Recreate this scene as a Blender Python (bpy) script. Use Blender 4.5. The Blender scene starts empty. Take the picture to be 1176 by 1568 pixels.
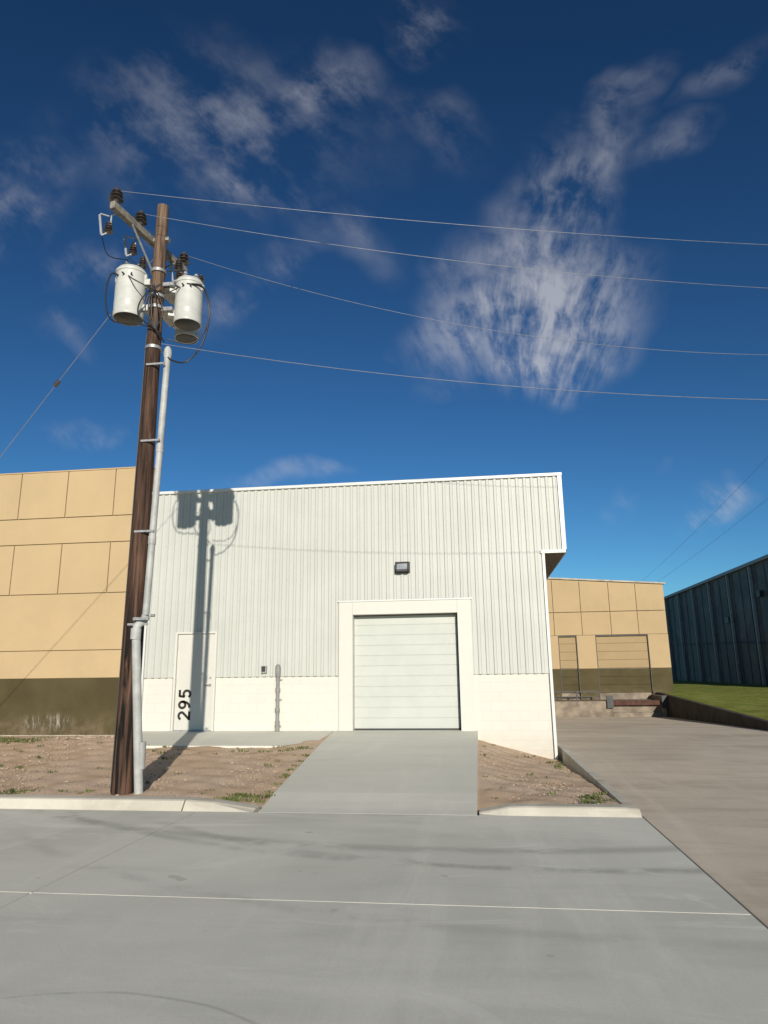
import bpy, bmesh, math, random
import numpy as np
from mathutils import Vector, Matrix
random.seed(7); rng=np.random.default_rng(7)
scn=bpy.context.scene
scn.view_settings.view_transform='Standard'
SUN_AZ=math.radians(14.5); SUN_EL=math.radians(17.0)

# ------------------------------------------------------------ helpers
def link(o,parent=None):
    scn.collection.objects.link(o)
    if parent is not None: o.parent=parent
    return o
def empty(name):
    e=bpy.data.objects.new(name,None); return link(e)
def mesh(name,verts,faces,mat,parent=None,smooth=False,bevel=0):
    me=bpy.data.meshes.new(name); me.from_pydata([tuple(map(float,v)) for v in verts],[],faces); me.update()
    if mat: me.materials.append(mat)
    if smooth:
        for p in me.polygons: p.use_smooth=True
    o=bpy.data.objects.new(name,me); link(o,parent)
    if bevel:
        m=o.modifiers.new('b','BEVEL'); m.width=bevel; m.segments=2; m.limit_method='ANGLE'
    return o
BF=[(0,3,2,1),(4,5,6,7),(0,1,5,4),(1,2,6,5),(2,3,7,6),(3,0,4,7)]
def boxv(x0,x1,y0,y1,z0,z1):
    return [(x0,y0,z0),(x1,y0,z0),(x1,y1,z0),(x0,y1,z0),(x0,y0,z1),(x1,y0,z1),(x1,y1,z1),(x0,y1,z1)]
def box(name,x0,x1,y0,y1,z0,z1,mat,parent=None,bevel=0):
    return mesh(name,boxv(x0,x1,y0,y1,z0,z1),BF,mat,parent,bevel=bevel)
class MB:
    """collects primitives into one mesh"""
    def __init__(s): s.v=[];s.f=[];s.sm=[]
    def add(s,v,f,sm=False):
        n=len(s.v); s.v+=[tuple(map(float,q)) for q in v]; s.f+=[tuple(i+n for i in q) for q in f]; s.sm+=[sm]*len(f)
    def box(s,*a): s.add(boxv(*a),BF)
    def obox(s,c,ax,ay,az):
        c=Vector(c);ax=Vector(ax);ay=Vector(ay);az=Vector(az)
        v=[c+sx*ax+sy*ay+sz*az for sz in(-1,1) for sx,sy in((-1,-1),(1,-1),(1,1),(-1,1))]
        s.add(v,BF)
    def lathe(s,c,axis,prof,n=20):
        c=Vector(c);a=Vector(axis).normalized();t=a.orthogonal().normalized();b=a.cross(t)
        v=[];f=[]
        for (h,r) in prof:
            for i in range(n):
                th=2*math.pi*i/n; v.append(c+a*h+t*(r*math.cos(th))+b*(r*math.sin(th)))
        m=len(prof)
        for j in range(m-1):
            for i in range(n):
                f.append((j*n+i,j*n+(i+1)%n,(j+1)*n+(i+1)%n,(j+1)*n+i))
        f.append(tuple(range(n-1,-1,-1))); f.append(tuple((m-1)*n+i for i in range(n)))
        s.add(v,f,True)
    def cyl(s,p,q,r0,r1=None,n=14):
        p=Vector(p);q=Vector(q); r1=r0 if r1 is None else r1
        s.lathe(p,q-p,[(0,r0),((q-p).length,r1)],n)
    def tube(s,pts,r,n=8):
        pts=[Vector(p) for p in pts]; v=[];f=[]; up=None
        for i,p in enumerate(pts):
            d=(pts[min(i+1,len(pts)-1)]-pts[max(i-1,0)]).normalized()
            if up is None: up=d.orthogonal().normalized()
            t=(up-d*up.dot(d)).normalized(); up=t; b=d.cross(t)
            for k in range(n):
                th=2*math.pi*k/n; v.append(p+t*(r*math.cos(th))+b*(r*math.sin(th)))
        for j in range(len(pts)-1):
            for i in range(n): f.append((j*n+i,j*n+(i+1)%n,(j+1)*n+(i+1)%n,(j+1)*n+i))
        f.append(tuple(range(n-1,-1,-1))); f.append(tuple((len(pts)-1)*n+i for i in range(n)))
        s.add(v,f,True)
    def make(s,name,mat,parent=None,bevel=0):
        o=mesh(name,s.v,s.f,mat,parent,bevel=bevel)
        for p,sm in zip(o.data.polygons,s.sm): p.use_smooth=sm
        if any(s.sm):
            bm=bmesh.new(); bm.from_mesh(o.data); bmesh.ops.recalc_face_normals(bm,faces=bm.faces); bm.to_mesh(o.data); bm.free()
            try: o.data.set_sharp_from_angle(angle=math.radians(40))
            except Exception: pass
        return o
def bez(pts,n=24):
    P=[Vector(p) for p in pts]; P=[P[0]*2-P[1]]+P+[P[-1]*2-P[-2]]; out=[]
    for i in range(1,len(P)-2):
        for k in range(n//max(1,len(pts)-1)+1):
            t=k/(n//max(1,len(pts)-1)+1)
            a,b,c,d=P[i-1],P[i],P[i+1],P[i+2]
            out.append(.5*((2*b)+(c-a)*t+(2*a-5*b+4*c-d)*t*t+(3*b-a-3*c+d)*t**3))
    out.append(P[-2]); return out

# ------------------------------------------------------------ materials
class N:
    def __init__(s,name,rough=.7,spec=.3,metal=0):
        s.m=bpy.data.materials.new(name); s.m.use_nodes=True; s.t=s.m.node_tree; s.n=s.t.nodes
        s.b=s.n['Principled BSDF']; s.b.inputs['Roughness'].default_value=rough
        s.b.inputs['Specular IOR Level'].default_value=spec; s.b.inputs['Metallic'].default_value=metal
        s.tc=s.n.new('ShaderNodeTexCoord'); s.o=s.tc.outputs['Object']
    def L(s,a,b): s.t.links.new(a,b)
    def map(s,scale=(1,1,1),rot=(0,0,0),loc=(0,0,0),src=None):
        m=s.n.new('ShaderNodeMapping'); m.inputs['Scale'].default_value=scale; m.inputs['Rotation'].default_value=rot; m.inputs['Location'].default_value=loc
        s.L(src or s.o,m.inputs['Vector']); return m.outputs[0]
    def noise(s,scale=5,detail=5,rough=.6,dist=0,src=None,ramp=None):
        t=s.n.new('ShaderNodeTexNoise'); t.inputs['Scale'].default_value=scale; t.inputs['Detail'].default_value=min(detail,6)
        t.inputs['Roughness'].default_value=rough; t.inputs['Distortion'].default_value=dist
        s.L(src or s.o,t.inputs['Vector']); o=t.outputs['Fac']
        return s.mr(o,*ramp) if ramp else o
    def mr(s,o,a,b,c=0,d=1,smooth=True):
        m=s.n.new('ShaderNodeMapRange'); m.interpolation_type='SMOOTHSTEP' if smooth else 'LINEAR'
        s.L(o,m.inputs[0])
        for i,x in zip((1,2,3,4),(a,b,c,d)): m.inputs[i].default_value=x
        return m.outputs[0]
    def mix(s,fac,a,b,mode='MIX'):
        m=s.n.new('ShaderNodeMix'); m.data_type='RGBA'; m.blend_type=mode
        for i,x in ((0,fac),(6,a),(7,b)):
            if isinstance(x,(int,float)): m.inputs[i].default_value=x
            elif isinstance(x,tuple): m.inputs[i].default_value=(*x,1)[:4]
            else: s.L(x,m.inputs[i])
        return m.outputs[2]
    def math(s,op,a,b=0,c=0):
        m=s.n.new('ShaderNodeMath'); m.operation=op
        for i,x in enumerate((a,b,c)):
            if isinstance(x,(int,float)): m.inputs[i].default_value=x
            else: s.L(x,m.inputs[i])
        return m.outputs[0]
    def sep(s,src=None):
        m=s.n.new('ShaderNodeSeparateXYZ'); s.L(src or s.o,m.inputs[0]); return m.outputs
    def col(s,c):
        if isinstance(c,tuple): s.b.inputs['Base Color'].default_value=(*c,1)
        else: s.L(c,s.b.inputs['Base Color'])
    def bump(s,h,strength=.3,dist=.01):
        b=s.n.new('ShaderNodeBump'); b.inputs['Strength'].default_value=strength; b.inputs['Distance'].default_value=dist
        s.L(h,b.inputs['Height']); s.L(b.outputs[0],s.b.inputs['Normal'])

def simple(name,c,rough=.6,spec=.3,metal=0,var=.15,scale=6,bump=0):
    m=N(name,rough,spec,metal); n=m.noise(scale,4)
    m.col(m.mix(m.mr(n,.3,.7),tuple(x*(1-var) for x in c),tuple(min(1,x*(1+var)) for x in c)))
    if bump: m.bump(m.noise(scale*8,3),bump,.005)
    return m.m

def concrete(name,c1,c2,stain,k=1.0):
    m=N(name,.9,.08)
    big=m.noise(.35,5,.6,.6,ramp=(.35,.65)); col=m.mix(big,c1,c2)
    st=m.noise(1.3,6,.62,.3,src=m.map((.3,1.4,1)),ramp=(.46,.70)); col=m.mix(m.math('MULTIPLY',st,.42*k),col,stain)
    st2=m.noise(1.1,6,.65,.5,src=m.map((1.5,.2,1),rot=(0,0,.25)),ramp=(.5,.75)); col=m.mix(m.math('MULTIPLY',st2,.45*k),col,tuple(min(1,x*1.12) for x in c2))
    sp=m.noise(60,2,.7,ramp=(.4,.75)); col=m.mix(m.math('MULTIPLY',sp,.22),col,tuple(x*.74 for x in c1))
    m.bump(m.math('ADD',m.noise(260,1,.6),m.math('MULTIPLY',m.noise(14,3),.8)),.15,.004)
    return m,col

mS,col=concrete('street_concrete',(.615,.60,.515),(.70,.68,.585),(.485,.475,.41))
s_=mS.sep(); RN=mS.noise(1.0,5,.7,ramp=(.42,.60)); WN=mS.math('MULTIPLY',mS.noise(.8,2),.12)
def ring(m,cx,cy,r,w):
    dx=m.math('SUBTRACT',s_[0],cx); dy=m.math('SUBTRACT',s_[1],cy)
    d=m.math('SQRT',m.math('ADD',m.math('MULTIPLY',dx,dx),m.math('MULTIPLY',dy,dy)))
    e=m.mr(m.math('ABSOLUTE',m.math('SUBTRACT',m.math('ADD',d,WN),r)),0,w,1,0)
    return m.math('MULTIPLY',e,RN)
for cx,cy,r,w,a in ((.75,-13.3,1.05,.03,.5),(.85,-13.4,1.6,.022,.45),(4.2,-1.5,9.4,.14,.3),(3.6,-2.2,7.1,.14,.4),(2.6,1.2,9.9,.20,.5),(3.4,-.4,8.9,.13,.45)):
    col=mS.mix(mS.math('MULTIPLY',ring(mS,cx,cy,r,w),a),col,(.32,.31,.27))
sc=mS.noise(.9,6,.72,2.2,src=mS.map((.5,1.4,1),rot=(0,0,.5)),ramp=(.54,.69)); col=mS.mix(mS.math('MULTIPLY',sc,.5),col,(.78,.76,.67))
sp=mS.noise(2.6,2,.5,ramp=(.725,.75)); col=mS.mix(mS.math('MULTIPLY',sp,.4),col,(.33,.32,.28))
mS.col(col); street_m=mS.m
mD,col=concrete('old_concrete',(.56,.48,.37),(.66,.57,.445),(.40,.33,.245),1.2)
crack=mD.noise(.7,6,.75,1.0); ck=mD.mr(mD.math('ABSOLUTE',mD.math('SUBTRACT',crack,.5)),0,.004,1,0)
col=mD.mix(mD.math('MULTIPLY',ck,.35),col,(.18,.14,.10)); mD.col(col); drive_m=mD.m
dr,col=concrete('driveway_concrete',(.61,.60,.515),(.665,.65,.56),(.53,.52,.45)); dr.col(col); driveway_m=dr.m
cb,col=concrete('curb_concrete',(.52,.48,.395),(.62,.58,.48),(.34,.30,.225),1.5); cb.col(col); curb_m=cb.m
joint_m=simple('joint_dark',(.18,.17,.15),.9); jointl_m=simple('joint_sealant',(.70,.68,.60),.9,var=.3,scale=3)

m=N('painted_block',.7,.15)
br=m.n.new('ShaderNodeTexBrick')
mp=m.n.new('ShaderNodeCombineXYZ'); s=m.sep(); m.L(s[0],mp.inputs[0]); m.L(s[2],mp.inputs[1]); m.L(mp.outputs[0],br.inputs['Vector'])
br.inputs['Scale'].default_value=1; br.inputs['Brick Width'].default_value=.406; br.inputs['Row Height'].default_value=.2033
br.inputs['Mortar Size'].default_value=.006; br.inputs['Mortar Smooth'].default_value=.6; br.inputs['Bias'].default_value=0
br.inputs['Color1'].default_value=(.60,.585,.52,1); br.inputs['Color2'].default_value=(.585,.57,.505,1); br.inputs['Mortar'].default_value=(.53,.515,.455,1)
c=m.mix(m.math('MULTIPLY',m.noise(2.5,6,.7,ramp=(.5,.75)),.12),br.outputs['Color'],(.42,.38,.30))
low=m.mr(s[2],-.55,.12,1,0); c=m.mix(m.math('MULTIPLY',m.math('MULTIPLY',low,m.noise(5,6)),.6),c,(.40,.33,.23))
m.col(c); hh=m.math('SUBTRACT',m.math('MULTIPLY',m.noise(70,3),.3),br.outputs['Fac']); m.bump(hh,.3,.004); block_m=m.m

m=N('painted_steel_siding',.45,.25)
c=m.mix(m.noise(.7,5,.6,ramp=(.3,.7)),(.455,.465,.42),(.495,.50,.455)); c=m.mix(m.math('MULTIPLY',m.noise(1.5,5,.7,src=m.map((4,1,.25)),ramp=(.5,.8)),.18),c,(.35,.345,.30))
m.col(c); m.bump(m.noise(1.3,2,src=m.map((2,1,.6))),.10,.02); siding_m=m.m
trim_m=simple('white_trim_paint',(.565,.555,.495),.5,.3,var=.015,scale=2)
cap_m=simple('white_flashing',(.60,.605,.57),.35,.4,var=.02)
door_m=simple('door_paint',(.47,.485,.44),.45,.3,var=.03,scale=2)
mandoor_m=simple('man_door_paint',(.54,.53,.47),.45,.3,var=.03,scale=2)
black_m=simple('black_rubber',(.02,.02,.02),.7)
dark_m=simple('dark_metal',(.035,.035,.035),.5,.4)
soffit_m=simple('soffit_brown',(.16,.12,.09),.7)
galv_m=simple('galvanised_metal',(.33,.33,.32),.5,.5,.5,var=.25,scale=20)
pipe_m=simple('grey_pipe',(.23,.23,.21),.55,.3,var=.12,scale=8)
conduit_m=simple('pvc_conduit',(.37,.375,.355),.5,.3,var=.18,scale=4)
xfmr_m=simple('transformer_paint',(.50,.505,.46),.35,.4,var=.07,scale=5)
porc_m=simple('brown_porcelain',(.060,.05,.045),.2,.6)
porcw_m=simple('grey_porcelain',(.30,.31,.32),.2,.6)
cable_m=simple('black_cable',(.015,.015,.016),.5,.4)
wire_m=simple('aluminium_wire',(.20,.21,.23),.5,.4,.3)
arm_m=simple('weathered_arm',(.22,.20,.165),.85,.2,var=.3,scale=12,bump=.4)
glass_m=simple('lamp_lens',(.30,.32,.33),.15,.6)
roof_m=simple('roof_membrane',(.5,.5,.48),.8)

m=N('creosoted_wood',.85,.2); s=m.sep()
g=m.noise(9,6,.7,.4,src=m.map((3,3,.12)))
c=m.mix(m.mr(g,.35,.68),(.026,.015,.011),(.13,.073,.048))
hgt=m.mr(s[2],5.4,8.8,0,1); c=m.mix(m.math('MULTIPLY',hgt,.7),c,m.mix(m.mr(g,.35,.65),(.10,.063,.042),(.26,.18,.12)))
stk=m.noise(4,6,.6,.5,src=m.map((2.2,2.2,.1),loc=(3,1,0)),ramp=(.48,.58)); lowm=m.mr(s[2],1.2,3.6,1,.35)
c=m.mix(m.math('MULTIPLY',stk,lowm),c,(.008,.007,.006))
crk=m.noise(7,5,.6,.3,src=m.map((6,6,.08),loc=(9,2,4)),ramp=(.64,.69)); c=m.mix(m.math('MULTIPLY',crk,.85),c,(.008,.006,.005))
m.col(c); m.bump(m.math('SUBTRACT',g,crk),.8,.015); wood_m=m.m

def beige(name,c1,c2,dirt):
    m=N(name,.85,.12); c=m.mix(m.noise(.5,6,.65,ramp=(.3,.7)),c1,c2)
    c=m.mix(m.math('MULTIPLY',m.noise(1.4,6,.7,src=m.map((1,1,.4)),ramp=(.5,.8)),.3),c,dirt)
    m.col(c); m.bump(m.noise(90,3),.2,.004); return m.m
beige_m=beige('beige_paint',(.435,.325,.185),(.475,.355,.20),(.37,.275,.155))
beige2_m=beige('beige_paint_far',(.40,.295,.165),(.44,.325,.185),(.33,.25,.14))
ddoor_m=beige('dock_door_beige',(.32,.235,.13),(.35,.26,.145),(.25,.185,.105))
m=N('olive_paint',.8,.12); s=m.sep(); c=m.mix(m.noise(.8,6,.65,ramp=(.3,.7)),(.066,.053,.025),(.092,.074,.035))
c=m.mix(m.math('MULTIPLY',m.mr(s[2],-.1,.5,1,0),m.noise(2.2,6,.75,ramp=(.38,.7))),c,(.18,.135,.085))
dx=m.mr(m.math('ABSOLUTE',m.math('ADD',s[0],7.35)),.35,.8,1,0); dz=m.mr(m.math('ABSOLUTE',m.math('SUBTRACT',s[2],.2)),.02,.28,1,0)
c=m.mix(m.math('MULTIPLY',m.math('MULTIPLY',dx,dz),m.noise(4,6,.8,.8,src=m.map((3,1,.5)),ramp=(.46,.70))),c,(.34,.32,.27))
m.col(c); m.bump(m.noise(80,3),.2,.004); olive_m=m.m
found_m=simple('foundation_concrete',(.40,.35,.275),.85,var=.25,scale=3)
dock_m=simple('dock_concrete',(.22,.18,.135),.85,var=.35,scale=2)

m=N('dark_metal_cladding',.6,.25); s=m.sep()
c=m.mix(m.noise(.8,6,.7,.4,src=m.map((1,.5,.5)),ramp=(.35,.7)),(.075,.08,.08),(.16,.16,.155))
m.col(c); darkclad_m=m.m
darktrim_m=simple('dark_cladding_trim',(.30,.31,.31),.5)

m=N('gravel',.95,.06)
v=m.n.new('ShaderNodeTexVoronoi'); v.inputs['Scale'].default_value=58; m.L(m.o,v.inputs['Vector'])
hs=m.sep(v.outputs['Color'])
c=m.mix(hs[0],(.47,.345,.235),(.66,.52,.385)); c=m.mix(m.math('MULTIPLY',m.mr(hs[1],.7,.95),.4),c,(.60,.41,.30))
dirtm=m.noise(1.1,6,.65,ramp=(.42,.64)); c=m.mix(m.math('MULTIPLY',dirtm,.85),c,m.mix(m.noise(6,5),(.43,.30,.19),(.58,.425,.285)))
m.col(c); m.bump(m.math('SUBTRACT',m.math('MULTIPLY',m.noise(30,4),.6),v.outputs['Distance']),.4,.010); gravel_m=m.m
m=N('stone',.95,.05); oi=m.noise(11,2); c=m.mix(m.mr(oi,.35,.65),(.33,.24,.165),(.53,.425,.32)); m.col(c); stone_m=m.m
m=N('dirt',.95,.15); c=m.mix(m.noise(2,6,.7,ramp=(.35,.7)),(.22,.16,.11),(.33,.25,.18)); m.col(c); m.bump(m.noise(30,4),.5,.02); dirt_m=m.m
m=N('grass_blade',.8,.15); c=m.mix(m.mr(m.noise(3,3),.3,.7),(.06,.085,.024),(.17,.18,.065)); m.col(c); weed_m=m.m
m=N('lawn',.9,.1); c=m.mix(m.noise(1.2,6,.7,ramp=(.3,.7)),(.15,.19,.03),(.30,.31,.075)); m.col(c); m.bump(m.noise(40,4),.8,.05); lawn_m=m.m

# ------------------------------------------------------------ ground, street
mesh('ground',[(-2500,-2500,-1.4),(2500,-2500,-1.4),(2500,2500,-1.4),(-2500,2500,-1.4)],[(0,1,2,3)],dirt_m)
Zs=-.42; YC=-6.95
st=empty('street')
XJ=-.73; XD=4.63
ys=[-60,-48,-36,-24,-12.75,-10.25,YC]; xs=[-90,-60,-40,-25,-13,-6.8,XJ,XD]
mb=MB()
for i in range(len(xs)-1):
    for j in range(len(ys)-1):
        mb.box(xs[i]+.009,xs[i+1]-.009,ys[j]+.005,ys[j+1]-.005,Zs-.2,Zs)
mb.make('street_slabs',street_m,st)
box('joint_filler',-90,XD,-60,YC,Zs-.25,Zs-.012,joint_m,st)
mb=MB(); mb.box(-90,XD-.02,-10.254,-10.246,Zs-.011,Zs-.002); mb.box(-90,XD-.02,-12.754,-12.746,Zs-.011,Zs-.002); mb.make('sealed_joints',jointl_m,st)
dv=[];df=[]
yy=[-60,-12,-7,-2,2,6,10,14,18,24]; zz=[Zs-.004]*5+[-.5,-.6,-.72,-.82,-.9]
for yv,zv in zip(yy,zz): dv+=[(XD+.014,yv,zv),(11 if yv<4 else 11.2,yv,zv)]
for i in range(len(yy)-1): df.append((2*i,2*i+1,2*i+3,2*i+2))
yard=mesh('yard_pavement',dv,df,drive_m)
mesh('yard_pavement.001',[(11,-60,Zs-.004),(60,-60,Zs-.004),(60,4.5,Zs-.004),(11,4.5,Zs-.004)],[(0,1,2,3)],drive_m)
mb=MB(); mb.box(XD-.008,XD+.013,-60,YC+.1,Zs-.1,Zs-.006); mb.make('yard_joint',joint_m)

def curb_strip(name,secs,mat):
    v=[];f=[]
    for x,t in secs:
        v+=[(x,-6.62,-.8),(x,-6.62,t),(x,-6.64,t+.004),(x,-6.82,t),(x,-6.85,t-.012),(x,YC+.005,Zs-.01),(x,YC+.005,-.8)]
    k=7
    for i in range(len(secs)-1):
        for j in range(k-1): f.append((i*k+j,(i+1)*k+j,(i+1)*k+j+1,i*k+j+1))
    f.append(tuple(range(k))); f.append(tuple((len(secs)-1)*k+j for j in range(k-1,-1,-1)))
    return mesh(name,v,f,mat)
curb_strip('curb',[(-60,-.30),(-13,-.30),(-6.8,-.30),(-.95,-.305)],curb_m)
curb_strip('curb.001',[(-.93,-.305),(-.55,-.33),(-.02,-.40)],curb_m)
curb_strip('curb.002',[(2.76,-.41),(3.1,-.345),(3.3,-.335),(4.45,-.335),(4.62,-.35)],curb_m)
mesh('curb.003',[(4.48,-6.6,-.9),(4.61,-6.6,-.9),(4.61,6,-.9),(4.48,6,-.9),(4.48,-6.6,-.345),(4.61,-6.6,-.35),(4.61,6,-.405),(4.48,6,-.395)],BF,curb_m,bevel=.01)

def dz(y):
    return float(np.interp(y,[YC,-6.6,-6,-2,0],[Zs-.001,-.40,-.335,-.09,.0]))
def dleft(y): return float(np.interp(y,[YC,0],[.05,-.43]))
v=[];f=[];yl=[.12,0,-.6,-1.2,-2,-3,-4,-5,-6,-6.4,-6.7,YC+.008]
for y in yl:
    z=dz(min(y,0)); v+=[(dleft(y),y,z-.4),(dleft(y),y,z),(2.735,y,z),(2.735,y,z-.4)]
for i in range(len(yl)-1):
    for j in range(3): f.append((4*i+j,4*i+j+1,4*i+4+j+1,4*i+4+j))
f.append((0,1,2,3)); n=4*(len(yl)-1); f.append((n+3,n+2,n+1,n))
mesh('driveway',v,f,driveway_m)
x0,x1=-5.02,-.62
v=[(x0,-.001,0-.3),(x1+.17,-.001,-.3),(x1+.1,-1.9,-.4),(x0+1.0,-1.9,-.4),(x0,-.001,.0),(x1+.17,-.001,0),(x1+.1,-1.9,-.135),(x0+1.0,-1.9,-.135)]
mesh('footpath',v,[(0,1,2,3),(4,7,6,5),(0,4,5,1),(1,5,6,2),(2,6,7,3),(3,7,4,0)],driveway_m)

def gz_left(x,y):
    z=-.10+(y/6.62)*.215
    e=dleft(y)
    k=max(0,min(1,(x-(e-1.0))/1.0)); return z*(1-k)+(dz(y)-.025)*k
def gz_right(x,y):
    t=min(1,max(0,-y/6.6))**.75
    zw=-.19-(x-2.72)/1.68*.43
    k=max(0,1-(x-2.72)/.6); far=-.36*(1-k)+(dz(y)-.05)*k
    return zw*(1-t)+far*t
def nz(x,y): return .012*math.sin(3.1*x+1.3*y)+.009*math.sin(7.3*x-4.1*y)+.007*math.sin(11*y+3*x)+random.uniform(-.005,.005)
def bed(name,xa,xb,ya,yb,nx,ny,zf):
    v=[];f=[]
    for j in range(ny+1):
        y=ya+(yb-ya)*j/ny; a=xa(y);b=xb(y)
        for i in range(nx+1):
            u=i/nx; x=a+(b-a)*u
            edge=min(1,min(u*nx,(nx-i))/3,min(j,ny-j)/3)
            v.append((x,y,zf(x,y)+nz(x,y)*edge))
    for j in range(ny):
        for i in range(nx): q=j*(nx+1)+i; f.append((q,q+1,q+nx+2,q+nx+1))
    return mesh(name,v,f,gravel_m,smooth=True)
bed('gravel_bed',lambda y:-9,lambda y:dleft(y)+.01,-6.63,-.0,110,80,gz_left)
bed('gravel_bed.001',lambda y:-60,lambda y:-9,-6.63,0,60,20,gz_left)
bed('gravel_bed.002',lambda y:2.73,lambda y:4.49,-6.63,.0,40,110,gz_right)
ico=bmesh.new(); bmesh.ops.create_icosphere(ico,subdivisions=1,radius=1); iv=np.array([v.co[:] for v in ico.verts]); iff=[tuple(v.index for v in f.verts) for f in ico.faces]; ico.free()
def stones(name,n,sampler,smin,smax,pw=2.6):
    V=[];F=[]
    for k in range(n):
        x,y,z=sampler(); s=smin*(smax/smin)**(random.random()**pw)
        sc=np.array([s*random.uniform(.7,1.4),s*random.uniform(.7,1.3),s*random.uniform(.3,.5)])
        a=random.random()*6.28; R=np.array([[math.cos(a),-math.sin(a),0],[math.sin(a),math.cos(a),0],[0,0,1]])
        p=(iv*(1+rng.uniform(-.25,.25,(len(iv),1)))*sc)@R.T+np.array([x,y,z]); o=len(V)
        V+=p.tolist(); F+=[tuple(i+o for i in f) for f in iff]
    return mesh(name,V,F,stone_m)
def sL():
    while 1:
        y=random.uniform(-6.6,-.05); x=random.uniform(-9,dleft(y)-.03)
        if y>-1.95 and x>-5.1: continue
        if math.sin(1.7*x+.6*y)+math.sin(2.3*y-.8*x)+random.uniform(-1,1.6)<-.3: continue
        return x,y,gz_left(x,y)
def sR():
    y=random.uniform(-6.6,-.05); x=random.uniform(2.78,4.43); return x,y,gz_right(x,y)
stones('gravel_stones',9000,sL,.006,.028); stones('gravel_stones.001',1800,sR,.006,.025)
stones('rubble',30,lambda:(random.gauss(-6.1,.35),random.uniform(-.6,-.2),-.1),.03,.09,1.5)
def sG():
    x=random.choice([random.uniform(-6,.3),random.uniform(2.6,4.6),random.gauss(-.2,.3)]); return x,YC-abs(random.gauss(0,.12))-.01,Zs
stones('loose_pebbles',160,sG,.003,.012)
def weeds(name,cl):
    V=[];F=[]
    for (cx,cy,cz,r,n,h) in cl:
        for k in range(n):
            a=random.random()*6.28; d=r*random.random()**.6; x=cx+d*math.cos(a)*1.6; y=cy+d*math.sin(a)*.8
            b=random.random()*6.28; w=random.uniform(.005,.011); hh=h*random.uniform(.4,1)
            ln=random.uniform(.1,.9)*hh; lx=math.cos(b)*ln; ly=math.sin(b)*ln; px,py=-math.sin(b)*w,math.cos(b)*w
            o=len(V)
            V+=[(x-px,y-py,cz-.01),(x+px,y+py,cz-.01),(x+lx*.45+px*1.1,y+ly*.45+py*1.1,cz+hh*.65),(x+lx*.45-px*1.1,y+ly*.45-py*1.1,cz+hh*.65),(x+lx,y+ly,cz+hh)]
            F+=[(o,o+1,o+2,o+3),(o+3,o+2,o+4)]
    return mesh(name,V,F,weed_m)
cl=[]
def addw(x,y,zf,r,n,h): cl.append((x,y,zf(x,y),r,n,h))
for _ in range(10): addw(random.gauss(-.35,.16),random.uniform(-6.55,-6.15),gz_left,.11,36,.045)
for _ in range(10):
    y=random.uniform(-6.0,-2.2); addw(dleft(y)-.08,y,gz_left,.05,14,.045)
for _ in range(8): addw(-1.0+random.gauss(0,.4),random.uniform(-2.6,-1.95),gz_left,.10,22,.04)
for _ in range(22): addw(random.uniform(-3.2,-.5),random.uniform(-6.6,-2),gz_left,.04,9,.04)
for _ in range(20): addw(random.uniform(-8.6,-6.9),random.uniform(-1.5,-.3),gz_left,.2,36,.06)
for _ in range(40): addw(random.uniform(-8.6,-2.5),random.uniform(-6.6,-.3),gz_left,.05,11,.05)
for _ in range(8): addw(random.uniform(-4.2,-3.0),random.uniform(-6.58,-6.3),gz_left,.1,20,.045)
weeds('weeds',cl); cl=[]
for _ in range(8): addw(random.uniform(4.0,4.42),random.uniform(-6.5,-5.6),gz_right,.07,18,.045)
for _ in range(20): addw(random.uniform(2.8,4.4),random.uniform(-6.5,-.3),gz_right,.04,8,.04)
for _ in range(5): addw(random.uniform(4.0,4.4),random.uniform(-3,-1.5),gz_right,.07,14,.045)
weeds('weeds.001',cl)

# ------------------------------------------------------------ white warehouse
W=empty('white_warehouse')
XL,XR,XO=-5.03,4.38,4.86; ZS=1.22; ZT=5.69; ZO=3.88
D0,D1,ZD=0.0,2.386,2.546; F0,F1,ZF=-.32,2.693,2.85
M0,M1,ZM=-4.24,-3.222,2.24
mb=MB()
for a,b in ((XL,M0),(M1,F0),(F1,XR)): mb.box(a,b,0,.2,-1.2,ZS)
mb.box(XR-.2,XR,.2,16,-1.3,ZS); mb.box(M0,M1,0,.2,-1.2,-.005)
mb.make('block_wainscot',block_m,W)
per=.1693
x=XL+.05; prof=[]
while x<XO+.2:
    prof+=[(x,0),(x+.016,-.028),(x+.066,-.028),(x+.082,0)]
    x+=per
def py(xq): return float(np.interp(xq,[p[0] for p in prof],[p[1] for p in prof]))
brk=sorted(set([round(p[0],4) for p in prof if XL<p[0]<XO]+[XL,XO,XR,F0,F1,M0,M1]))
def zbot(xm):
    if M0<xm<M1: return ZM
    if F0<xm<F1: return ZF
    if xm>XR: return ZO
    return ZS-.03
mb=MB(); YS=-.03
for a,b in zip(brk[:-1],brk[1:]):
    zb=zbot((a+b)/2); mb.add([(a,YS+py(a),zb),(b,YS+py(b),zb),(b,YS+py(b),ZT),(a,YS+py(a),ZT)],[(0,1,2,3)])
mb.make('ribbed_siding',siding_m,W)
mb=MB()
for a,b in ((XL,M0),(M1,F0),(F1,XR)): mb.box(a,b,-.028,-.001,ZS-.012,ZS+.012)
mb.make('base_flashing',cap_m,W)
mb=MB()
for zz_ in (1.5,2.45,3.4,4.3,5.2):
    x=XL+.05+.041
    while x<XO:
        if zbot(x)<zz_: mb.box(x-.005,x+.005,YS-.036,YS-.028,zz_-.005,zz_+.005)
        x+=per*2
mb.make('siding_screws',galv_m,W)
mb=MB(); mb.box(XL,XR-.01,.201,16,ZS,ZT-.05); mb.box(XL,XR-.21,.3,16,-1.3,ZS-.002)
mb.make('body',siding_m,W)
mb=MB()
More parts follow.
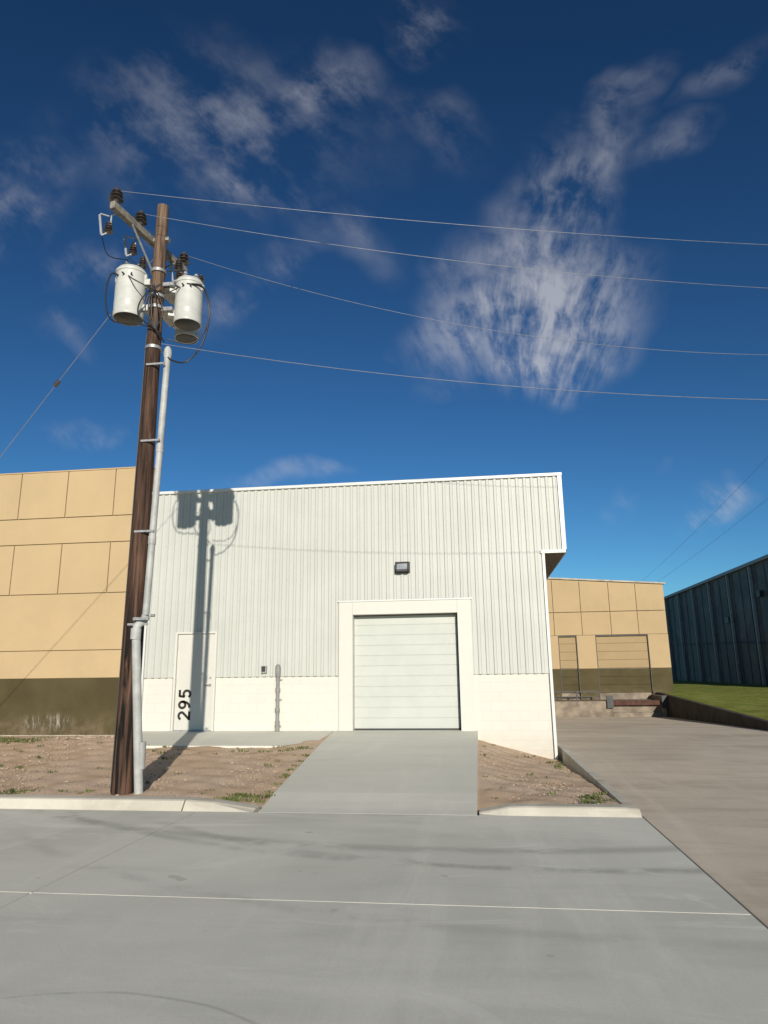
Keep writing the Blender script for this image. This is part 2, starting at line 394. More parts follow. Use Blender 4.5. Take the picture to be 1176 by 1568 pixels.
for a,b,z0 in ((XL,M0,ZS),(M0,M1,ZM),(M1,F0,ZS),(F0,F1,ZF),(F1,XR,ZS)): mb.box(a+.001,b-.001,0,.2,z0+.001,ZT-.05)
mb.make('wall_backing',siding_m,W)
mb=MB(); mb.box(XR,XO,-.028,16,ZO+.0,ZT-.05); mb.make('overhang',siding_m,W)
box('overhang_soffit',XR+.003,XO-.02,0,16,ZO-.02,ZO-.001,soffit_m,W)
mb=MB()
mb.box(XR-.08,XO+.02,-.085,-.03,ZO-.055,ZO+.02)
mb.box(XO-.0,XO+.02,-.085,16,ZO-.055,ZT-.03)
mb.box(XO-.075,XO-.001,-.078,-.032,ZO+.02,ZT-.07)
mb.box(XR-.05,XR+.012,-.078,.05,-.6,ZO-.055)
mb.box(XL-.012,XL+.05,-.078,.05,-.02,ZT-.07)
mb.box(XL-.03,XO+.03,-.095,.25,ZT-.07,ZT)
mb.make('corner_and_eave_trim',cap_m,W,bevel=.004)
box('roof',XL,XO,.251,16.1,ZT-.049,ZT-.01,roof_m,W)
mb=MB()
mb.box(F0,D0,-.085,.3,.0,ZF); mb.box(D1,F1,-.085,.3,-.4,ZF); mb.box(D0+.0005,D1-.0005,-.084,.3,ZD,ZF-.001)
mb.make('door_surround',trim_m,W,bevel=.006)
mb=MB(); mb.box(F0-.03,F1+.03,-.105,-.086,ZF-.012,ZF+.02); mb.make('door_head_flashing',cap_m,W)
mb=MB(); n=11; h=(ZD-.02)/n
for i in range(n):
    z0=.03+i*h*0.995; z1=z0+h*.995
    mb.add([(D0,.188,z0),(D1,.188,z0),(D1,.178,z0+.008),(D0,.178,z0+.008),(D1,.178,z1-.016),(D0,.178,z1-.016),(D1,.187,z1-.005),(D0,.187,z1-.005),(D1,.188,z1),(D0,.188,z1)],
      [(0,1,2,3),(3,2,4,5),(5,4,6,7),(7,6,8,9)])
mb.make('roller_door',door_m,W)
mb=MB(); mb.box(D0,D1,.165,.22,.0,.028); mb.box(D1-.03,D1-.001,.10,.165,.0,ZD-.001); mb.box(D0+.002,D1-.03,.14,.17,ZD-.02,ZD-.001)
mb.make('door_seals',dark_m,W)
mb=MB(); mb.box(M0,M0+.05,-.07,.1,.0,ZM); mb.box(M1-.05,M1,-.07,.1,.0,ZM); mb.box(M0+.05,M1-.05,-.07,.1,ZM-.05,ZM-.001); mb.make('man_door_frame',trim_m,W,bevel=.004)
box('man_door_leaf',M0+.055,M1-.055,-.02,.04,.02,ZM-.055,mandoor_m,W,bevel=.003)
box('man_door_threshold',M0+.05,M1-.05,-.06,.1,-.01,.018,galv_m,W)
box('painted_frame_shadow',M0-.016,M0-.001,-.045,-.029,.0,ZS,dark_m,W)  # solid dark strip standing in for the frame's shadow on the block
mb=MB(); mb.cyl((M1-.13,-.02,1.02),(M1-.13,-.075,1.02),.025); mb.cyl((M1-.13,-.07,1.02),(M1-.25,-.075,1.02),.011); mb.cyl((M1-.13,-.02,1.18),(M1-.13,-.04,1.18),.022)
for hz in (.3,1.1,1.9): mb.cyl((M0+.052,-.03,hz-.05),(M0+.052,-.03,hz+.05),.01)
mb.make('door_hardware',galv_m,W)
# house number, strokes reading upward on the leaf
def stroke(mb,pts,w):
    P=[Vector((p[0],p[1])) for p in pts]; L_=[];R_=[]
    for i,p in enumerate(P):
        d=(P[min(i+1,len(P)-1)]-P[max(i-1,0)]).normalized(); nn=Vector((-d.y,d.x))*w/2; L_.append(p+nn); R_.append(p-nn)
    V=[(-3.80-q.y,-.0245,.24+q.x) for q in L_+R_]; k=len(P)
    mb.add(V,[(i,i+1,k+i+1,k+i) for i in range(k-1)])
def arc(cx,cy,rx,ry,a0,a1,n=14): return [(cx+rx*math.cos(math.radians(a0+(a1-a0)*i/n)),cy+ry*math.sin(math.radians(a0+(a1-a0)*i/n))) for i in range(n+1)]
mb=MB(); w_=.056
stroke(mb,arc(.095,.21,.076,.07,165,-35)+[(.03,.035)],w_); stroke(mb,[(.0,.027),(.195,.027)],w_)
o9=.245
stroke(mb,[(o9+.095+.070*math.cos(a*math.pi/10),.205+.074*math.sin(a*math.pi/10)) for a in range(22)],w_)
stroke(mb,[(o9+.166,.205),(o9+.166,.17),(o9+.14,.09),(o9+.10,.045),(o9+.03,.028)],w_)
o5=.49
stroke(mb,[(o5+.185,.278),(o5+.03,.278)],w_); stroke(mb,[(o5+.045,.28),(o5+.030,.155)],w_*.95)
stroke(mb,[(o5+.03,.150)]+arc(o5+.09,.105,.078,.08,125,-150),w_)
mb.make('number_295',black_m,W)
wl=empty('wall_light')
mb=MB(); mb.box(1.0,1.34,-.09,-.06,3.47,3.73)
mb.add([(1.01,-.09,3.48),(1.33,-.09,3.48),(1.33,-.09,3.72),(1.01,-.09,3.72),(1.03,-.24,3.53),(1.31,-.24,3.53),(1.31,-.19,3.70),(1.03,-.19,3.70)],[(0,4,5,1)[::-1],(1,5,6,2)[::-1],(2,6,7,3)[::-1],(3,7,4,0)[::-1]])
mb.box(1.02,1.04,-.245,-.09,3.5,3.71); mb.box(1.30,1.32,-.245,-.09,3.5,3.71); mb.box(1.02,1.32,-.245,-.09,3.69,3.71); mb.box(1.02,1.32,-.245,-.235,3.50,3.535)
mb.make('housing',dark_m,wl)
mesh('lens',[(1.05,-.243,3.54),(1.29,-.243,3.54),(1.29,-.196,3.685),(1.05,-.196,3.685)],[(0,1,2,3)],glass_m,wl)
jb=empty('electrical_box'); mb=MB(); mb.box(-2.12,-2.00,-.12,-.03,1.27,1.43); mb.make('enclosure',galv_m,jb,bevel=.008); mb=MB(); mb.box(-2.105,-2.015,-.135,-.121,1.30,1.42); mb.make('cover',dark_m,jb,bevel=.005)
rp=empty('riser_pipe'); mb=MB(); mb.cyl((-1.72,-.08,-.02),(-1.73,-.08,1.36),.042)
mb.cyl((-1.72,-.08,.0),(-1.72,-.08,.22),.052); mb.cyl((-1.725,-.08,.42),(-1.725,-.08,.50),.056); mb.cyl((-1.725,-.08,.86),(-1.725,-.08,.94),.056)
mb.lathe((-1.73,-.08,1.18),(0,0,1),[(0,.05),(.04,.062),(.2,.064),(.26,.05),(.28,.02)])
mb.make('pipe',pipe_m,rp); mb=MB()
for z in (.1,.68,1.12): mb.box(-1.80,-1.65,-.035,-.001,z-.02,z+.02)
mb.make('straps',galv_m,rp)
cf=empty('corner_service_bracket'); mb=MB()
for z in (5.45,4.45):
    mb.box(-5.04,-4.94,-.16,-.08,z-.05,z+.05); mb.cyl((-4.98,-.12,z),(-4.98,-.3,z+.03),.02)
mb.make('bracket',galv_m,cf)

# ------------------------------------------------------------ beige building left
B=empty('beige_warehouse'); XB=-5.13
mb=MB(); mb.box(-40,XB-.001,.04,.35,-.3,6.33); mb.box(-40,XB-.001,.351,22,-.3,5.5); mb.make('core_wall',ddoor_m,B)
vx=[XB]; xx=-6.10
while xx>-40: vx.append(xx); xx-=1.29
vx.append(-40); vx=vx[::-1]; g=.012
mb=MB()
for z0,z1,split in ((5.17,6.37,1),(4.50,5.15,0),(3.24,4.48,1),(1.87,3.22,0),(1.215,1.85,0)):
    X=vx if split else [-40,-28,-16,XB]
    for a,b in zip(X[:-1],X[1:]):
        mb.box(a+(g if a>-39.9 else 0),b-(g if b<XB-.01 else 0),0.0,.039,z0,z1)
mb.make('wall_panels',beige_m,B,bevel=.004)
mb=MB(); mb.box(-40,XB,-.002,.039,-.08,1.213); mb.make('painted_base',olive_m,B)
mb=MB(); mb.box(-40,XB,-.03,.039,-.3,-.082); mb.make('footing',found_m,B,bevel=.01)
box('parapet_cap',-40,XB+.01,-.02,.36,6.371,6.40,beige_m,B)

# ------------------------------------------------------------ far beige dock building
Fb=empty('loading_dock_building'); YF=20.
def ztop(x): return 5.80-(x-6.6)*.075
mb=MB(); mb.add([(-4,YF+.14,-1.3),(12.0,YF+.14,-1.3),(12.0,YF+.14,ztop(12)-.05),(-4,YF+.14,ztop(-4)-.05),(-4,45,-1.3),(12,45,-1.3),(12,45,ztop(12)-.05),(-4,45,ztop(-4)-.05)],[(0,1,2,3),(1,5,6,2),(2,6,7,3),(4,0,3,7)])
mb.make('core_wall',dock_m,Fb)
doors=[(6.75,7.65),(8.55,11.05)]; ZDt=2.95; ZB0=.2
vxf=[4.0,5.3,6.6,7.95,9.35,10.65,12.0]
mb=MB()
for a,b in zip(vxf[:-1],vxf[1:]):
    mb.add([(a+.012,YF,4.12),(b-.012,YF,4.12),(b-.012,YF,ztop(b)),(a+.012,YF,ztop(a))],[(0,1,2,3)])
    mb.box(a+.012,b-.012,YF,YF+.13,2.97,4.09)
for a,b in ((4,6.75),(7.65,8.55),(11.05,12.0)): mb.box(a,b,YF,YF+.13,1.35,2.955)
mb.make('wall_panels',beige2_m,Fb)
mb=MB()
for a,b in ((4,6.75),(7.65,8.55),(11.05,12.0)): mb.box(a,b,YF-.002,YF+.13,-.4,1.348)
mb.make('painted_base',olive_m,Fb)
mb=MB(); mb.add([(3.9,YF-.1,ztop(3.9)+.001),(12.1,YF-.1,ztop(12.1)+.001),(12.1,YF+.2,ztop(12.1)+.001),(3.9,YF+.2,ztop(3.9)+.001),(3.9,YF-.1,ztop(3.9)+.07),(12.1,YF-.1,ztop(12.1)+.07),(12.1,YF+.2,ztop(12.1)+.07),(3.9,YF+.2,ztop(3.9)+.07)],BF); mb.make('parapet_cap',found_m,Fb)
for a,b in doors:
    mb=MB(); hz=(ZDt-1.36)/4
    for i in range(4): mb.box(a+.03,b-.03,YF+.09,YF+.13,1.36+i*hz+.006,1.36+(i+1)*hz-.006)
    mb.make('dock_door_upper',ddoor_m,Fb)
    mb=MB()
    for i in range(3): mb.box(a+.03,b-.03,YF+.09,YF+.13,ZB0+i*.38,ZB0+(i+1)*.38-.012)
    mb.make('dock_door_lower',olive_m,Fb)
    mb=MB(); mb.box(a,a+.03,YF-.02,YF+.12,ZB0,ZDt); mb.box(b-.03,b,YF-.02,YF+.12,ZB0,ZDt); mb.box(a+.03,b-.03,YF-.02,YF+.12,ZDt-.05,ZDt-.002); mb.make('dock_door_frame',dark_m,Fb)
pl=empty('loading_dock')
mb=MB(); mb.box(4.3,8.75,18,YF-.003,-1.3,-.12); mb.box(10.9,11.1,17.9,YF-.003,-1.3,.1); mb.box(8.75,10.9,18.2,YF-.003,-1.3,-.12); mb.box(8.75,10.9,18.0,18.2,-1.3,-.62)
mb.make('platform',dock_m,pl,bevel=.02)
rust=simple('rusty_steel',(.08,.035,.025),.8,var=.3)
mb=MB(); mb.box(8.8,10.85,17.95,18.19,-.3,-.10); mb.make('leveler_plate',rust,pl)
mb=MB(); mb.box(8.5,8.78,17.85,17.99,-.42,.12); mb.box(10.87,11.12,17.75,17.89,-.42,.12)
for x in (5.2,6.2,7.3,8.35): mb.box(x,x+.06,19,19.06,-.12,.3)
mb.box(5.2,8.41,19.061,19.10,.26,.31); mb.box(5.2,8.41,19.061,19.10,.02,.06)
mb.make('bumpers_and_rail',dark_m,pl)
rw=MB(); rw.add([(10.95,4.3,-1.0),(11.15,4.3,-1.0),(11.35,19.9,-1.3),(11.15,19.9,-1.3),(10.95,4.3,-.33),(11.15,4.3,-.33),(11.35,19.9,.2),(11.15,19.9,.2)],BF)
rw.add([(11.151,4.2,-1.0),(40,4.2,-1.0),(40,4.4,-1.0),(11.151,4.4,-1.0),(11.151,4.2,-.33),(40,4.2,-.33),(40,4.4,-.33),(11.151,4.4,-.33)],BF); rw.make('retaining_wall',simple('stained_concrete',(.05,.043,.035),.85,var=.35,scale=2))
v=[];f=[]
for j in range(41):
    y=4.4+j*2.0
    for i in range(16):
        x=11.15+ .2*min(1,(y-4.4)/15.5)+i*.7
        v.append((x,y,np.interp(y,[4.4,19.9,70],[-.34,.19,.4])+random.uniform(-.02,.02)+.02*math.sin(i)))
for j in range(40):
    for i in range(15): q=j*16+i; f.append((q,q+1,q+17,q+16))
mesh('lawn',v,f,lawn_m,smooth=True)
Dk=empty('dark_warehouse'); XK=20.5; YK0,YK1=21.,58.; ZK=7.95
mb=MB(); y=YK0
mb.box(XK,45,YK0,YK1,-1.3,ZK-.1); mb.make('body',darkclad_m,Dk)
mb=MB()
while y<YK1-.2:
    mb.box(XK-.035,XK-.001,y,y+.08,-.2,ZK-.25); y+=1.4
mb.box(XK-.03,XK-.001,YK0,YK1,4.9,4.96); mb.box(XK-.03,XK-.001,YK0,YK1,2.4,2.45)
mb.make('cladding_seams',darkclad_m,Dk)
mb=MB(); mb.box(XK-.22,XK-.0,YK0-.1,YK1+.1,ZK-.2,ZK); mb.make('gutter',darktrim_m,Dk)
mb=MB(); y=YK0+2
while y<YK1: mb.box(XK-.2,XK-.04,y,y+.16,-.1,ZK-.25); y+=4.2
mb.make('downspouts',darktrim_m,Dk)
mb=MB(); mb.box(XK-.06,XK-.036,30,31,0,2.1); mb.box(XK-.25,XK-.06,36.,36.8,4.4,4.8); mb.box(XK-.25,XK-.06,30.,30.5,5.6,6.0); mb.make('side_door_and_fixture',dark_m,Dk)
mb=MB(); mb.tube([(XK-.12,YK0,2.2),(XK-.12,34,3.0),(XK-.12,YK1-3,3.6)],.03); mb.make('pipe_run',dark_m,Dk)

# ------------------------------------------------------------ utility pole
P=empty('utility_pole'); PX,PY=-2.07,-6.3
mb=MB(); prof=[]
for i in range(26):
    z=-.9+i*(9.75/25); prof.append((z,.158-.0065*(z+.9)))
mb.lathe((PX,PY,0),(0,0,1),prof,28); mb.make('wood_pole',wood_m,P)
AZ=8.22; a0=Vector((-2.28,-7.28,AZ)); a1=Vector((-1.93,-5.4,AZ)); ad=(a1-a0).normalized(); an=Vector((ad.y,-ad.x,0))
off=-an*.12
mb=MB()
mb.obox((a0+a1)/2+off,ad*((a1-a0).length/2),an*.045,Vector((0,0,.06))); mb.make('crossarm',arm_m,P,bevel=.006)
mb=MB()
for s1 in (-1,1):
    mb.tube([Vector((PX,PY,AZ-.6))-an*.1, Vector((PX,PY,AZ))+ad*s1*.62+off],.018)
mb.box(PX-.19,PX+.15,PY-.04,PY+.04,AZ-.03,AZ+.03)
for zc in (AZ-.62,7.15,6.95,6.25): mb.lathe((PX,PY,zc),(0,0,1),[(0,.13),(.05,.13)])
mb.box(PX-.28,PX+.28,PY-.03,PY+.03,7.36,7.42); mb.box(PX-.28,PX+.28,PY-.03,PY+.03,6.92,6.98); mb.box(PX-.02,PX+.2,PY,PY+.55,7.36,7.41); mb.box(PX-.02,PX+.2,PY,PY+.55,6.95,7.0)
mb.make('steel_hardware',galv_m,P)
def insul(mb,c,s=1.0,n=3):
    pr=[(0,.03*s)]
    for k in range(n):
        b=.03+k*.055; pr+=[(b*s,.045*s),((b+.012)*s,.092*s*(1-.08*k)),((b+.03)*s,.08*s*(1-.08*k)),((b+.045)*s,.045*s)]
    pr+=[((.03+n*.055)*s,.045*s),((.06+n*.055)*s,.035*s),((.075+n*.055)*s,.01)]
    mb.lathe(c,(0,0,1),pr,20)
ins=[a0+ad*.08+off,a0+ad*.66+off,a1-ad*.06+off]
mb=MB(); tops=[]
for c in ins:
    insul(mb,c+Vector((0,0,.09)),1.1); tops.append(c+Vector((0,0,.30)))
mb.make('pin_insulators',porc_m,P)
mb=MB()
for c in ins: mb.cyl(c,c+Vector((0,0,.1)),.014)
mb.make('insulator_pins',galv_m,P)
mbp=MB();mbg=MB();mbk=MB(); cut=[]
for t in (.14,.72,1.6):
    c=a0+ad*t+off
    o=-an*(.12 if t<1.5 else -.14)
    h=c+o
    mbg.tube([c+Vector((0,0,-.02)),h+Vector((0,0,-.08)),h+Vector((0,0,-.24))],.014)
    insul(mbp,h+Vector((-.03,0,-.38)),.75,4)
    q=h+Vector((-.03,0,.02))
    mbg.tube([q+Vector((0,0,-.10)),q+Vector((-.13,-.03,-.06)),q+Vector((-.15,-.03,-.10))],.013)
    mbk.tube([q+Vector((-.15,-.03,-.08)),q+Vector((-.10,-.02,-.42))],.020)
    mbg.tube([q+Vector((0,0,-.38)),q+Vector((-.10,-.02,-.43))],.014)
    cut.append(q+Vector((-.10,-.02,-.43)))
mbp.make('cutout_porcelain',porc_m,P); mbg.make('cutout_brackets',galv_m,P); mbk.make('fuse_tubes',porcw_m,P)
cans=[((PX-.43,PY-.06),6.80,.240,.88),((PX+.46,PY+.18),6.75,.222,.80),((PX+.24,PY+.66),6.76,.20,.74)]
mb=MB(); mbd=MB(); mbp=MB(); bt=[]
for (cx,cy),z0,r,h in cans:
    mb.lathe((cx,cy,z0),(0,0,1),[(0,r*.9),(.0,r*.97),(.02,r),(.04,r),(.045,r*.985),(h*.25,r*.985),(h*.25+.01,r*1.0),(h*.25+.02,r*.985),(h-.12,r*.985),(h-.115,r*1.03),(h-.075,r*1.03),(h-.07,r*1.0),(h-.03,r*.9),(h,r*.45),(h+.005,.001)],36)
    mbd.lathe((cx,cy,z0-.012),(0,0,1),[(0,r*.86),(.012,r*.93)],30)
    for ax in (-.07,.09): insul(mbp,(cx+ax*.9,cy+ax*.6,z0+h-.03),.72,3)
    bt.append(Vector((cx-.063,cy-.042,z0+h+.16)))
    for k in (-1,0,1):
        a=math.radians(-90+k*28); p=Vector((cx+r*.97*math.cos(a),cy+r*.97*math.sin(a),z0+h-.22)); d=Vector((math.cos(a),math.sin(a),0))
        mbd.cyl(p,p+d*.06,.016,.012)
    mb.box(cx-r-.03,cx-r+.01,cy-.02,cy+.02,z0+h-.2,z0+h-.12); mb.box(cx+r-.01,cx+r+.03,cy-.02,cy+.02,z0+h-.2,z0+h-.12)
    d=Vector((PX-cx,PY-cy,0)).normalized()
    for hh_ in (.72,.2): mb.obox(Vector((cx,cy,z0+h*hh_))+d*(r+.03),d*.05,d.cross(Vector((0,0,1)))*.05,Vector((0,0,.05)))
mb.make('transformer_tanks',xfmr_m,P); mbd.make('tank_terminals',dark_m,P); mbp.make('tank_bushings',porcw_m,P)
mb=MB(); insul(mb,(PX+.34,PY+.0,7.62),.8,4); insul(mb,(PX-.22,PY-.12,7.66),.7,4); insul(mb,(PX+.55,PY+.4,7.62),.7,3); mb.make('surge_arresters',porc_m,P)
mb=MB()
for i in range(3): mb.tube(bez([tops[i],tops[i]+Vector((-.12,0,-.05)),cut[i]+Vector((.12,0,.38))]),.006)
for c,b in zip(cut,bt):
    m_=(c+b)/2+Vector((-.1,0,-.12)); mb.tube(bez([c,m_,b]),.007)
c0=Vector((cans[0][0][0],cans[0][0][1],0)); c1=Vector((cans[1][0][0],cans[1][0][1],0))
mb.tube(bez([c0+Vector((-.05,-.20,7.45)),c0+Vector((-.24,-.2,7.5)),c0+Vector((-.33,-.16,7.2)),c0+Vector((-.29,-.12,6.85)),c0+Vector((-.12,-.15,6.68)),c0+Vector((.2,-.12,6.64)),(PX,PY-.16,6.58)]),.012)
mb.tube(bez([c1+Vector((.1,-.2,7.36)),c1+Vector((.30,-.1,7.3)),c1+Vector((.36,0,6.9)),c1+Vector((.30,-.05,6.4)),c1+Vector((.05,-.05,6.08)),(PX+.3,PY-.05,6.06),(PX+.27,PY-.02,6.22)]),.013)
mb.tube(bez([c1+Vector((.05,-.22,7.36)),c1+Vector((.30,-.14,7.32)),c1+Vector((.37,0,6.95)),c1+Vector((.30,-.05,6.55)),c1+Vector((.1,-.1,6.36)),(PX+.24,PY-.05,6.40)]),.010)
for k in range(7):
    a=random.uniform(-.2,.3); mb.tube(bez([(PX+random.uniform(-.1,.2),PY-.18,7.3),(PX+a*.7,PY-.24,7.05),(PX+a,PY-.22,6.75),(PX+.12,PY-.18,6.5),(PX+.2,PY-.05,6.35)]),.010)
mb.tube(bez([c0+Vector((.08,-.24,7.42)),c0+Vector((.28,-.34,7.25)),c1+Vector((-.28,-.35,7.15)),c1+Vector((-.05,-.23,7.30))]),.010)
mb.make('jumper_cables',cable_m,P)
mb=MB(); mb.tube([(PX-.13,PY-.09,-.3),(PX-.10,PY-.06,6.5)],.006); mb.make('ground_wire',dark_m,P)
R=empty('service_riser_conduit')
mb=MB(); cb0=Vector((PX+.26,PY-.05,-.35)); c1_=Vector((PX+.12,PY-.17,1.86)); c2_=Vector((PX+.215,PY-.10,2.08))
mb.tube([cb0,cb0.lerp(c1_,.5),c1_],.060,14)
mb.tube([c1_+Vector((0,0,-.12)),c1_+Vector((0,0,.03))],.072,14)
mb.tube(bez([c1_,c1_+Vector((.02,.0,.07)),c2_+Vector((-.02,0,-.07)),c2_]),.056,14)
top=Vector((PX+.255,PY-.02,6.12))
mb.tube([c2_,c2_.lerp(top,.5),top],.050,14)
for t in (.27,.62):
    q=c2_.lerp(top,t); mb.tube([q-Vector((0,0,.06)),q+Vector((0,0,.06))],.058,14)
mb.tube([cb0+Vector((-.01,0,.35)),cb0+Vector((-.015,0,.7))],.068,14)
mb.lathe(top,(0,0,1),[(-.04,.055),(.05,.065),(.12,.055),(.16,.03)])
mb.make('conduit',conduit_m,R)
mb=MB()
for z in (1.95,3.3,4.7,5.95): mb.box(PX-.03,PX+.27,PY-.145,PY-.125,z-.015,z+.015)
mb.box(PX+.1,PX+.33,PY-.25,PY-.21,2.0,2.04); mb.cyl((PX+.3,PY-.12,2.07),(PX+.36,PY-.12,2.07),.02)
mb.make('standoff_straps',galv_m,R)

# ------------------------------------------------------------ lines
def span(name,S,M,L,ze,r,parent=None,mat=wire_m):
    S=Vector(S);M=Vector(M); h=Vector((M.x-S.x,M.y-S.y,0)); d=h.normalized(); tM=h.length/L
    sag=((S.z+(ze-S.z)*tM)-M.z)/(4*tM*(1-tM))
    pts=[]
    for i in range(61):
        t=i/60; p=S+d*(L*t); p.z=S.z+(ze-S.z)*t-4*sag*t*(1-t); pts.append(p)
    mb=MB(); mb.tube(pts,r,6); return mb.make(name,mat,parent)
Wr=empty('overhead_lines')
Cc=Vector((2.8437,-15.8075,1.2255))
span('line_a',tops[0],(7.75,-5.0,8.00),24,8.5,.0040,Wr)
span('line_b',tops[1],(7.95,-4.35,7.58),24,8.5,.0040,Wr)
span('line_c',tops[2],(8.00,-3.9,6.55),21,8.3,.0040,Wr)
span('neutral',(PX+.15,PY-.05,6.33),(7.55,-4.8,5.38),24,6.6,.0050,Wr)
G=empty('guy_wire'); ga=Vector((PX-.1,PY,7.9)); gb=Vector((-9.51,-4.83,-.3)); mb=MB(); mb.tube([ga,gb],.006,6); mb.make('strand',wire_m,G)
gm=ga.lerp(gb,.23); gd=(gb-ga).normalized(); mb=MB(); mb.lathe(gm,gd,[(0,.012),(.01,.035),(.06,.04),(.12,.035),(.13,.012)],12); mb.make('strain_insulator',porc_m,G)
mb=MB(); mb.cyl(gb+Vector((0,0,-.1)),gb+gd*-.4,.014); mb.make('anchor_rod',galv_m,G)
fl=empty('distant_utility_pole'); mb=MB(); mb.cyl((15.5,42,-1),(15.5,42,7.6),.14,.11); mb.box(14.7,16.3,41.9,42.0,7.2,7.3); mb.make('wood_pole',wood_m,fl)
mb=MB()
for dxx,z1 in ((-.5,11.6),(.5,10.4)):
    S=Vector((15.5+dxx,42,7.4)); E=Vector((17.2+dxx,12,z1)); pts=[S.lerp(E,i/20)+Vector((0,0,-1.2*(i/20)*(1-i/20))) for i in range(21)]
    mb.tube(pts,.006,5)
mb.make('lines',wire_m,fl)

# ------------------------------------------------------------ world
w=bpy.data.worlds.new('World'); scn.world=w; w.use_nodes=True; t=w.node_tree; n=t.nodes; L=t.links.new
try:
    w.cycles.sampling_method='MANUAL'; w.cycles.sample_map_resolution=256
except Exception: pass
bg=n['Background']; bg.inputs[1].default_value=.10
sky=n.new('ShaderNodeTexSky'); sky.sky_type='NISHITA'; sky.sun_disc=False; sky.sun_elevation=SUN_EL
sky.sun_rotation=math.pi-SUN_AZ; sky.altitude=600; sky.air_density=1.0; sky.dust_density=.2; sky.ozone_density=3.0
gma=n.new('ShaderNodeGamma'); gma.inputs[1].default_value=1.42; L(sky.outputs[0],gma.inputs[0])
gm_=n.new('ShaderNodeMix'); gm_.data_type='RGBA'; gm_.blend_type='MULTIPLY'; gm_.inputs[0].default_value=1; L(gma.outputs[0],gm_.inputs[6]); gm_.inputs[7].default_value=(.22,.35,.385,1)
tc=n.new('ShaderNodeTexCoord'); sp=n.new('ShaderNodeSeparateXYZ'); L(tc.outputs['Generated'],sp.inputs[0])
def wm(op,a,b=0,c=0):
    m=n.new('ShaderNodeMath'); m.operation=op
    for i,x in enumerate((a,b,c)):
        if isinstance(x,(int,float)): m.inputs[i].default_value=x
        else: L(x,m.inputs[i])
    return m.outputs[0]
def wmr(o,a,b,c=0,d=1):
    m=n.new('ShaderNodeMapRange'); m.interpolation_type='SMOOTHSTEP'; L(o,m.inputs[0])
    for i,x in zip((1,2,3,4),(a,b,c,d)): m.inputs[i].default_value=x
    return m.outputs[0]
yy_=wm('MAXIMUM',wm('ABSOLUTE',sp.outputs[1]),.05)
U_=wm('DIVIDE',sp.outputs[0],yy_); V_=wm('DIVIDE',sp.outputs[2],yy_)
cu=n.new('ShaderNodeCombineXYZ'); L(U_,cu.inputs[0]); L(V_,cu.inputs[1]); uv=cu.outputs[0]
def wmap(loc,rot,sc,src):
    m=n.new('ShaderNodeMapping'); m.vector_type='TEXTURE'; m.inputs[1].default_value=(*loc,0); m.inputs[2].default_value=(0,0,math.radians(rot)); m.inputs[3].default_value=(*sc,1); L(src,m.inputs[0]); return m.outputs[0]
def wn(src,scale,detail,rough,dist=0):
    m=n.new('ShaderNodeTexNoise'); m.noise_dimensions='2D'; m.inputs['Scale'].default_value=scale; m.inputs['Detail'].default_value=detail; m.inputs['Roughness'].default_value=rough; m.inputs['Distortion'].default_value=dist; L(src,m.inputs['Vector']); return m
warp=wn(uv,4.0,3,.55); vs=n.new('ShaderNodeVectorMath'); vs.operation='SUBTRACT'; L(warp.outputs['Color'],vs.inputs[0]); vs.inputs[1].default_value=(.5,.5,.5)
vm=n.new('ShaderNodeVectorMath'); vm.operation='MULTIPLY_ADD'; L(vs.outputs[0],vm.inputs[0]); vm.inputs[1].default_value=(.16,.16,0); L(uv,vm.inputs[2]); wuv=vm.outputs[0]
blobsA=[(.10,.54,.20,.12,10,1.3),(.085,.465,.11,.07,0,1.25),(.10,.64,.13,.12,0,.85),(.14,.74,.10,.16,-20,.65),(.21,.80,.07,.14,-35,.5),(.25,.90,.14,.04,50,.35),(.33,.83,.09,.04,30,.3),(.42,.95,.11,.04,30,.3)]
blobsB=[(-.42,.95,.34,.20,-20,.55),(-.23,1.03,.13,.09,0,.72),(-.37,.82,.17,.07,-25,.75),(-.58,.96,.2,.08,-35,.4),(-.82,.80,.14,.09,20,.6),(-.80,.92,.16,.08,0,.3),(-.62,.70,.12,.06,0,.55),(-.33,.665,.09,.045,20,.45),(-.41,.605,.11,.05,25,.55),(-.68,.575,.08,.035,-30,.35),(-.63,.385,.12,.035,0,.75),(-.28,.285,.10,.022,5,.6),(-.04,1.12,.06,.08,30,.6),(-.18,.70,.12,.05,-20,.35),(-.10,.50,.03,.03,0,.35),(-.02,.45,.07,.03,45,.3),(.335,.215,.045,.028,0,1.7),(.23,.25,.035,.02,0,.5),(-.05,.92,.12,.07,-50,.3)]
def field(bl):
    acc=None
    for u,v_,sx,sy,r,wt in bl:
        ln=n.new('ShaderNodeVectorMath'); ln.operation='LENGTH'; L(wmap((u,v_),r,(sx,sy),wuv),ln.inputs[0])
        f_=wm('MULTIPLY',wmr(ln.outputs['Value'],1.2,0.0),wt)
        acc=f_ if acc is None else wm('MAXIMUM',acc,f_)
    return acc
FA,FB=field(blobsA),field(blobsB)
du=wm('SUBTRACT',U_,.07); dv_=wm('SUBTRACT',V_,.20)
ang=wm('ARCTAN2',du,dv_); rad=wm('SQRT',wm('ADD',wm('MULTIPLY',du,du),wm('MULTIPLY',dv_,dv_)))
cp=n.new('ShaderNodeCombineXYZ'); L(wm('ADD',wm('MULTIPLY',ang,3.0),wm('MULTIPLY',warp.outputs['Fac'],.5)),cp.inputs[0]); L(wm('ADD',wm('MULTIPLY',rad,2.6),wm('MULTIPLY',warp.outputs['Fac'],.5)),cp.inputs[1])
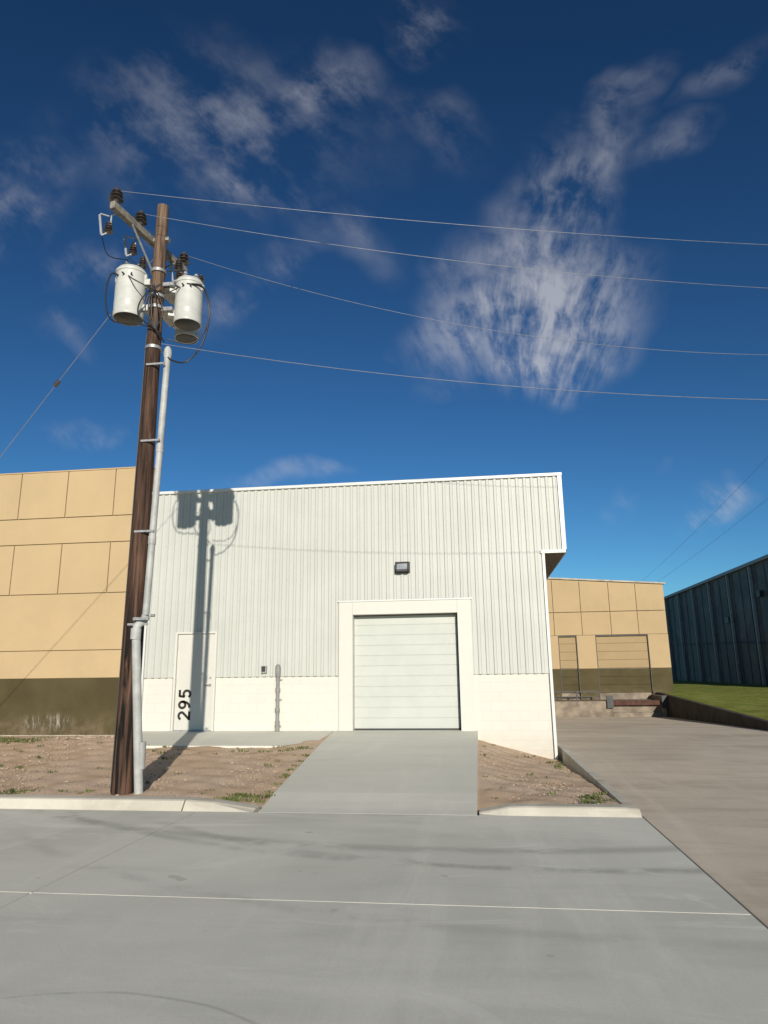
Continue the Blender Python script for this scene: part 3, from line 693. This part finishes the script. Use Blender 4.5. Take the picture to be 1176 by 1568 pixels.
sA=wn(cp.outputs[0],3.6,7,.62).outputs['Fac']; sA2=wn(uv,9,7,.60).outputs['Fac']
tA=wm('ADD',wm('MULTIPLY',sA,.55),wm('MULTIPLY',sA2,.45))
sB=wn(wmap((0,0),-50,(2.3,1),uv),10,7,.62,.0).outputs['Fac']; sB2=wn(wuv,5,6,.58).outputs['Fac']
tB=wm('ADD',wm('MULTIPLY',sB,.6),wm('MULTIPLY',sB2,.4))
dA=wm('MULTIPLY',FA,wmr(tA,.34,.66)); dB=wm('MULTIPLY',FB,wmr(tB,.40,.70))
den=wm('MULTIPLY',wm('MINIMUM',wm('MAXIMUM',dA,dB),1.0),.60)
front=wmr(sp.outputs[1],.0,.12); den=wm('MULTIPLY',den,front)
mx=n.new('ShaderNodeMix'); mx.data_type='RGBA'; L(den,mx.inputs[0]); L(gm_.outputs[2],mx.inputs[6]); mx.inputs[7].default_value=(6.0,6.0,6.3,1)
L(mx.outputs[2],bg.inputs[0])
sd=bpy.data.lights.new('sun','SUN'); sd.energy=5.0; sd.angle=math.radians(.5); sd.color=(1,.93,.83)
so=bpy.data.objects.new('sun',sd); link(so)
dirv=Vector((-math.sin(SUN_AZ)*math.cos(SUN_EL),math.cos(SUN_AZ)*math.cos(SUN_EL),-math.sin(SUN_EL)))
so.rotation_euler=dirv.to_track_quat('-Z','Y').to_euler()
y,pi_,r_=-.132,.2295,-.0124
f=Vector((math.sin(y)*math.cos(pi_),math.cos(y)*math.cos(pi_),math.sin(pi_))); rt=Vector((math.cos(y),-math.sin(y),0)); up=rt.cross(f)
rt2=rt*math.cos(r_)+up*math.sin(r_); up2=-rt*math.sin(r_)+up*math.cos(r_)
cd=bpy.data.cameras.new('camera'); cd.sensor_fit='VERTICAL'; cd.sensor_height=36; cd.lens=1059.4/1568*36; cd.clip_end=6000
co=bpy.data.objects.new('camera',cd); link(co)
co.matrix_world=Matrix.Translation(Cc)@Matrix((rt2,up2,-f)).transposed().to_4x4()
scn.camera=co
